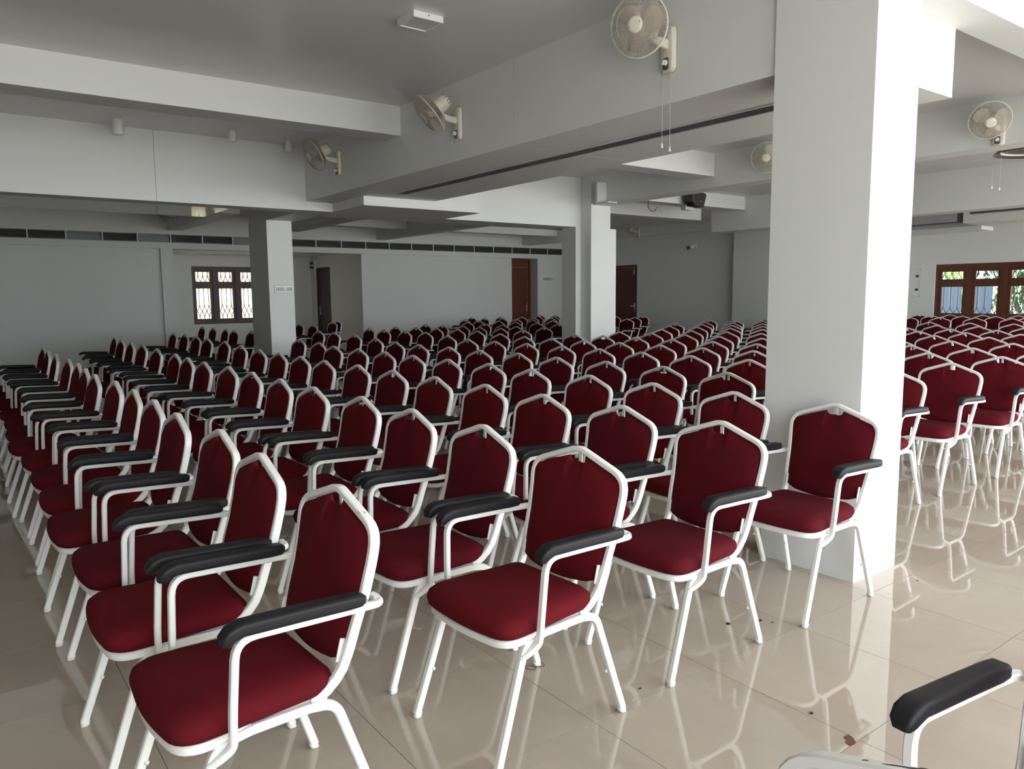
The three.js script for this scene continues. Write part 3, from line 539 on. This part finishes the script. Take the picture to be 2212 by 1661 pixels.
// ---------------------------------------------------------------- ceiling and wall fittings
{ const g = group('panel_light', W(0.9, CEIL, 2.57)); tag(g, 'square white surface panel light on the ceiling, switched off', 'light');
  const s = 0.105; mesh('housing', [bx(-s, s, -0.038, 0, -s, -s + 0.012), bx(-s, s, -0.038, 0, s - 0.012, s), bx(-s, -s + 0.012, -0.038, 0, -s + 0.012, s - 0.012), bx(s - 0.012, s, -0.038, 0, -s + 0.012, s - 0.012)], M.plastic, g);
  mesh('diffuser', bx(-s + 0.012, s - 0.012, -0.032, -0.028, -s + 0.012, s - 0.012), std({ color: lin(0.62, 0.61, 0.59), roughness: 0.5 }), g);
  mesh('screw', cyl(0.004, 0.004, 0.004, 8).rotateX(Math.PI / 2).translate(0, -0.013, s + 0.002), M.darkGrey, g); }
[[-0.131, 6.6, 'nearest the left wall'], [0.927, 6.52, 'middle one of the three'], [1.598, 6.7, 'beside the corner wall fan']].forEach(([a, b, w], i) => {
  const g = group('covered_spotlight', W(a, CEIL, b)); tag(g, `cylindrical ceiling spotlight still in its plastic wrap, ${w}`, 'spotlight', 'wrapped ceiling spotlights');
  const k = [1.15, 0.85, 0.85][i], wrap = []; const N = 16;
  for (const [y, r] of [[0, 0.040], [-0.012, 0.044], [-0.05, 0.043], [-0.056, 0.047], [-0.125, 0.046], [-0.13, 0.036]]) wrap.push(Array.from({ length: N }, (_, q) => { const t = q / N * Math.PI * 2, rr = k * r * (1 + 0.05 * Math.sin(3 * t + y * 60 + i)); return V(rr * Math.cos(t), k * y, rr * Math.sin(t)); }));
  mesh('wrapped_body', rings(wrap.reverse()), M.plastic, g);
  mesh('mounting_ring', cyl(0.046 * k, 0.046 * k, 0.006, 20).translate(0, -0.003, 0), M.plastic, g);
});
function switchPlate(a, y, b, axis, n, label) {
  const g = group('switch_plate', W(a, y, b)); if (axis === 'a') g.rotation.y = -Math.PI / 2; tag(g, label, 'switch');
  const w = n * 0.028 + 0.03; mesh('surround', bx(-w / 2 - 0.006, w / 2 + 0.006, -0.051, 0.051, -0.006, 0), M.grille, g); mesh('plate', [bx(-w / 2, w / 2, -0.045, 0.045, -0.010, -0.006), bx(-w / 2 + 0.01, w / 2 - 0.01, -0.034, 0.034, -0.012, -0.010)], M.plastic, g);
  for (let k = 0; k < n; k++) { const r = mesh('rocker', bx(-0.009, 0.009, -0.024, 0.024, -0.018, -0.012), k === Math.floor(n / 2) ? M.plastic : M.grille, g); r.position.x = (k - (n - 1) / 2) * 0.028; }
}
switchPlate(2.06, 1.53, 8.28, 'b', 8, 'white eight-gang switch plate on the grey-white column');
switchPlate(6.48, 1.42, 15.72, 'a', 2, 'small pale switch plate on the alcove side wall');
switchPlate(13.2, 1.38, 12.3, 'a', 2, 'small pale switch plate beside the end wall door');
{ // toilet sign
  const g = group('toilet_sign', W(12.16, 1.87, 15.0)); tag(g, 'small TOILET sign with an arrow, on the back wall', 'sign');
  const t = new TextGeometry('TOILET', { font, size: 0.062, depth: 0.004, curveSegments: 3 }); t.computeBoundingBox(); t.translate(-t.boundingBox.max.x / 2 - 0.03, -0.03, 0.0);
  mesh('lettering', t, M.iron, g);
  const s = new THREE.Shape([new THREE.Vector2(0.125, 0), new THREE.Vector2(0.16, 0.03), new THREE.Vector2(0.16, -0.03)]);
  mesh('arrow', new THREE.ExtrudeGeometry(s, { depth: 0.004, bevelEnabled: false }), M.iron, g);
}
{ // emergency lamp box over the alcove door
  const g = group('wall_box', W(6.48, 2.27, 17.97)); g.rotation.y = -Math.PI / 2; tag(g, 'small white box with two dark windows above the alcove door', 'alarm box');
  mesh('casing', bx(-0.16, 0.16, -0.13, 0.13, -0.06, 0), M.plastic, g); for (const y of [0.055, -0.055]) mesh('dark_window', bx(-0.12, 0.12, y - 0.035, y + 0.035, -0.066, -0.06), M.dark, g);
}
{ // camera on the end wall
  const g = group('security_camera', W(13.2, 2.585, 10.62)); tag(g, 'white bullet camera with a black front on the end wall', 'camera');
  mesh('mount', [bx(-0.02, 0, -0.06, 0.06, -0.05, 0.05)], M.plastic, g);
  mesh('arm', sweep([V(-0.02, 0, 0), V(-0.08, -0.005, 0), V(-0.11, -0.02, 0)], roundRect(0.03, 0.03, 0.012, 2), V(0, 1, 0)), M.plastic, g);
  const dir = V(-0.75, -0.3, -0.6).normalize(), q = new THREE.Quaternion().setFromUnitVectors(V(0, 1, 0), dir);
  const body = mesh('body', cyl(0.038, 0.036, 0.1, 16).applyQuaternion(q).translate(-0.12, -0.03, 0.0), M.plastic, g);
  mesh('lens_hood', cyl(0.041, 0.041, 0.08, 16).applyQuaternion(q).translate(-0.12 + dir.x * 0.085, -0.03 + dir.y * 0.085, dir.z * 0.085), M.dark, body);
}
{ // black loudspeaker hanging in front of the ribbed cross beam
  const g = group('loudspeaker', W(8.56, 2.98, 6.79)); tag(g, 'black loudspeaker hung from the ceiling before the ribbed cross beam', 'loudspeaker');
  const s = new THREE.Shape([[-0.2, 0.08], [-0.17, 0.13], [0.19, 0.11], [0.225, 0.085], [0.15, -0.13], [-0.1, -0.12], [-0.2, -0.05]].map(([x, y]) => new THREE.Vector2(x * 0.8, y * 0.85)));
  mesh('cabinet', new THREE.ExtrudeGeometry(s, { depth: 0.16, bevelEnabled: true, bevelSize: 0.01, bevelThickness: 0.01, bevelSegments: 2 }).translate(0, 0, -0.06), M.dark, g);
  mesh('mounting_bracket', [bx(-0.02, 0.02, 0.11, 0.17, -0.02, 0.02), bx(-0.17, -0.155, -0.05, 0.1, -0.12, -0.1)], M.darkGrey, g);
  mesh('front_badge', bx(0.035, 0.05, -0.045, -0.03, -0.115, -0.111), M.plastic, g);
  mesh('cable', sweep(fillet([V(-0.15, 0.05, 0.09), V(-0.14, 0.13, 0.07), V(-0.07, 0.165, 0.03)], 0.05, 4), roundRect(0.012, 0.012, 0.005, 1), V(0, 0, 1)), M.dark, g);
}
{ const g = group('sensor_box', W(8.72, 2.88, 7.05)); tag(g, 'little white sensor box under the ribbed cross beam', 'sensor'); mesh('casing', [bx(-0.12, 0.06, -0.04, 0.04, -0.05, 0.05)], M.wall, g); mesh('face', bx(0.0, 0.062, -0.035, 0.025, -0.055, -0.05), M.plastic, g); }
{ const g = mesh('cable_loop', wire(fillet([V(-0.09, 0.07, 0), V(-0.11, -0.04, 0), V(-0.02, -0.1, 0), V(0.06, -0.09, 0), V(0.11, -0.02, 0)], 0.06, 5), 0.006), M.iron); g.position.copy(W(7.7, 2.85, 6.92)); tag(g, 'loose black cable hanging under the ribbed cross beam', 'cable'); }
{ // duct with grille and open air handler before the window wall
  struct('trim_19', [bx(15.6, 16.5, 2.83, CEIL, B0, 5.55), bx(16.5, 17.1, 2.75, 2.83, 5.55, 9.1)], M.wall, 'white duct box with a slot grille near the window wall');
  const g = group('duct_grille', W(15.6, 3.05, 3.3)); tag(g, 'dark slotted grille on the white duct box', 'air vent');
  for (let k = 0; k < 3; k++) { const b0 = -2.1 + k * 1.42; mesh('grille_backing', bx(-0.004, 0, -0.045, 0.045, b0, b0 + 1.38), M.dark, g); mesh('grille_bars', [-0.03, 0, 0.03].map((y) => bx(-0.012, -0.004, y - 0.005, y + 0.005, b0, b0 + 1.38)), M.grille, g); }
  const h = group('air_handler', W(16.0, 2.98, 6.6)); tag(h, 'shiny metal air handler box in the open duct bay', 'air handler');
  mesh('metal_casing', [bx(-0.3, 0.4, -0.1, 0.14, -0.9, 1.2)], M.steel, h); mesh('dark_collar', [bx(-0.32, 0.2, -0.12, 0.16, -1.02, -0.9)], M.darkGrey, h); mesh('drain_tray', bx(-0.35, 0.45, -0.15, -0.12, -1.0, 1.4), M.grille, h);
}
{ // dish lamp under the ceiling right of the second beam
  const g = group('dish_lamp', W(8.0, 2.93, 1.62)); tag(g, 'dark round dish lamp below the ceiling beyond the second beam', 'lamp');
  const lathe = (pts) => new THREE.LatheGeometry(pts.map(([x, y]) => new THREE.Vector2(x, y)), 36);
  mesh('dish', lathe([[0.03, 0.09], [0.2, 0.07], [0.36, 0.02], [0.40, -0.02], [0.385, -0.02], [0.34, 0.012], [0.19, 0.055], [0.03, 0.075]]), std({ color: lin(0.14, 0.11, 0.10), roughness: 0.3, metalness: 0.5 }), g);
  mesh('rim', new THREE.TorusGeometry(0.33, 0.012, 6, 40).rotateX(Math.PI / 2).translate(0, 0.01, 0), M.plastic, g); mesh('stem', cyl(0.015, 0.015, 0.126, 10).translate(0, 0.155, 0), M.darkGrey, g); mesh('lamp_holder', cyl(0.03, 0.04, 0.05, 12).translate(0, 0.06, 0), M.dark, g);
}
{ // framed board on the window wall
  const g = group('wall_panel', W(A1, 1.66, 8.42)); g.rotation.y = -Math.PI / 2; tag(g, 'white distribution panel with dark latches beside the window row', 'panel');
  mesh('panel_body', bx(-0.22, 0.22, -0.36, 0.36, -0.03, 0), M.wall, g); mesh('panel_frame', [bx(-0.235, 0.235, 0.345, 0.36, -0.04, 0), bx(-0.235, 0.235, -0.36, -0.345, -0.04, 0), bx(-0.235, -0.22, -0.36, 0.36, -0.04, 0), bx(0.22, 0.235, -0.36, 0.36, -0.04, 0)], M.steel, g);
  for (const y of [0.18, -0.18]) mesh('latch', bx(0.12, 0.19, y - 0.03, y + 0.03, -0.045, -0.03), M.dark, g);
}

// ---------------------------------------------------------------- outside the right window
function foliage(n, rx, ry, rz, leaf, sd) {
  let s = sd; const R = () => { s = (s * 1664525 + 1013904223) >>> 0; return s / 4294967296; };
  const base = new THREE.BufferGeometry(); base.setAttribute('position', new THREE.Float32BufferAttribute([0, 0, 0, 0.3, 0.5, 0.06, -0.3, 0.5, 0.06, 0, 1, -0.05], 3)); base.setIndex([0, 1, 2, 1, 3, 2]); base.computeVertexNormals(); base.setAttribute('uv', new THREE.Float32BufferAttribute([0, 0, 1, 0, 0, 1, 1, 1], 2));
  const l = []; for (let i = 0; i < n; i++) { const a = R() * 6.283, c = R() * 2 - 1, q = Math.cbrt(R()), k = Math.sqrt(1 - c * c), g = base.clone(); const sz = leaf * (0.6 + 0.8 * R()); g.scale(sz * 0.6, sz, sz); g.rotateX((R() - 0.5) * 3); g.rotateY(R() * 6.283); g.translate(rx * q * k * Math.cos(a), ry + ry * q * c, rz * q * k * Math.sin(a)); l.push(g); }
  return merged(l);
}
const leafM = [[0.06, 0.13, 0.02], [0.025, 0.06, 0.015], [0.20, 0.34, 0.03]].map((c) => phys({ color: lin(...c), roughness: 0.6, transmission: 0.3, thickness: 0 }));
[[22.6, 4.6, 0.9, 1.2, 0, 'broad'], [22.9, 6.6, 0.85, 1.1, 1, 'low dark'], [25.2, 8.9, 1.2, 1.8, 1, 'tall dark'], [22.6, 9.0, 0.9, 1.3, 2, 'light yellow-green'], [25.6, 6.0, 1.4, 2.0, 1, 'large dark'], [25.4, 3.0, 1.3, 2.0, 1, 'far dark']].forEach(([a, b, r, h, m, w], i) => {
  const g = group('garden_shrub', W(a, -0.22, b)); tag(g, `${w} leafy shrub seen through the right window`, 'shrub', 'shrubs beyond the window wall');
  mesh('foliage', foliage(900, r, h, r, 0.26, 77 + i * 31), leafM[m], g); mesh('stem', cyl(0.03, 0.06, h, 7).translate(0, h / 2, 0), std({ color: lin(0.12, 0.08, 0.05), roughness: 0.9 }), g);
});
[[0.0, 'left'], [0.78, 'right']].forEach(([o, w], i) => {
  const g = group('corrugated_sheet', W(21.5, -0.22, 8.36 - o)); tag(g, ['blue-grey corrugated sheet outside the window, beside the pale reveal', 'blue-grey corrugated sheet outside the window, beside the dark shrub'][i], 'fence sheet');
  const prof = []; for (let k = 0; k <= 32; k++) prof.push(V(-0.035 * Math.abs(Math.sin(k / 32 * Math.PI * 4)), 0, -0.38 + 0.76 * k / 32));
  const pos = [], idx = []; for (const y of [0, 1.92]) for (const p of prof) pos.push(p.x, y, p.z); for (const y of [0, 1.92]) for (const p of prof) pos.push(p.x + 0.006, y, p.z);
  const n = prof.length; for (let k = 0; k + 1 < n; k++) { idx.push(k, k + 1, n + k, k + 1, n + k + 1, n + k, 2 * n + k, 3 * n + k, 2 * n + k + 1, 2 * n + k + 1, 3 * n + k, 3 * n + k + 1); }
  const q = new THREE.BufferGeometry(); q.setAttribute('position', new THREE.Float32BufferAttribute(pos, 3)); q.setIndex(idx); q.computeVertexNormals(); q.setAttribute('uv', new THREE.Float32BufferAttribute(new Float32Array(pos.length / 3 * 2), 2));
  mesh('sheet', q, std({ color: lin(0.055, 0.085, 0.13), roughness: 0.5 }), g);
  for (const z of [-0.34, 0.34]) mesh('post', cyl(0.03, 0.03, 1.9, 8).translate(0.04, 0.95, z), M.grille, g);
});
[[4.4, 20.4], [6.35, 20.4], [2.45, 20.4]].forEach(([a, b], i) => {
  const g = group('hedge_shrub', W(a, -0.22, b)); tag(g, `green shrub behind the frosted alcove window, ${['before its middle', 'at its door side', 'at its outer edge'][i]}`, 'shrub', 'shrubs behind the alcove');
  mesh('foliage', foliage(700, 0.84, 0.75, 0.6, 0.2, 500 + i * 17), leafM[2], g); mesh('stem', cyl(0.03, 0.05, 0.8, 7).translate(0, 0.4, 0), std({ color: lin(0.12, 0.08, 0.05), roughness: 0.9 }), g);
});

// ---------------------------------------------------------------- small things on the floor
{ const s = new THREE.Shape([[0, 0], [0.012, 0.016], [0.03, 0.014], [0.042, 0.024], [0.066, 0.012], [0.05, -0.004], [0.03, -0.014], [0.014, -0.01]].map((p) => new THREE.Vector2(...p)));
  const m = mesh('leaf_scrap', new THREE.ExtrudeGeometry(s, { depth: 0.0012, bevelEnabled: false }).rotateX(-Math.PI / 2), std({ color: lin(0.13, 0.055, 0.035), roughness: 0.8 })); m.position.copy(W(0.545, 0.0005, -0.6)); m.rotation.y = 0.4; tag(m, 'torn brown leaf scrap on the aisle tiles', 'leaf'); }
{ const pts = Array.from({ length: 25 }, (_, k) => { const t = k / 24 * Math.PI * 2; return V(0.038 * Math.sin(t), 0.0025 + 0.001 * Math.cos(3 * t), 0.022 * Math.sin(2 * t + 0.3)); });
  const m = mesh('rubber_band', wire(pts, 0.0016), std({ color: lin(0.10, 0.06, 0.04), roughness: 0.6 })); m.position.copy(W(0.085, 0, 0.415)); tag(m, 'thin brown loop of string by a chair foot', 'string'); }
[[1.14, 0.09, 'large dark crumb of dirt by the front foot of the pillar chair'], [1.12, 0.135, 'small dark crumb of dirt behind the foot of the pillar chair'], [0.98, 0.2, 'dark crumb of dirt under the pillar chair seat'], [0.28, 0.05, 'dark crumb of dirt between the two aisle chairs'], [0.62, -0.42, 'lone dark crumb of dirt out on the aisle tiles'], [-0.42, -0.28, 'dark crumb of dirt before the nearest aisle chairs'], [2.12, -0.06, 'dark crumb of dirt in front of the white pillar']].forEach(([a, b, l], i) => {
  const m = mesh('dirt_crumb', new THREE.IcosahedronGeometry(0.0048 + 0.0022 * (i % 3), 0).scale(1.3, 0.5, 0.9), M.iron); m.position.copy(W(a, 0.0028, b)); m.rotation.y = i; tag(m, l, 'dirt', 'crumbs of dirt on the tiles'); });

lit(scene);
renderer.render(scene, camera);
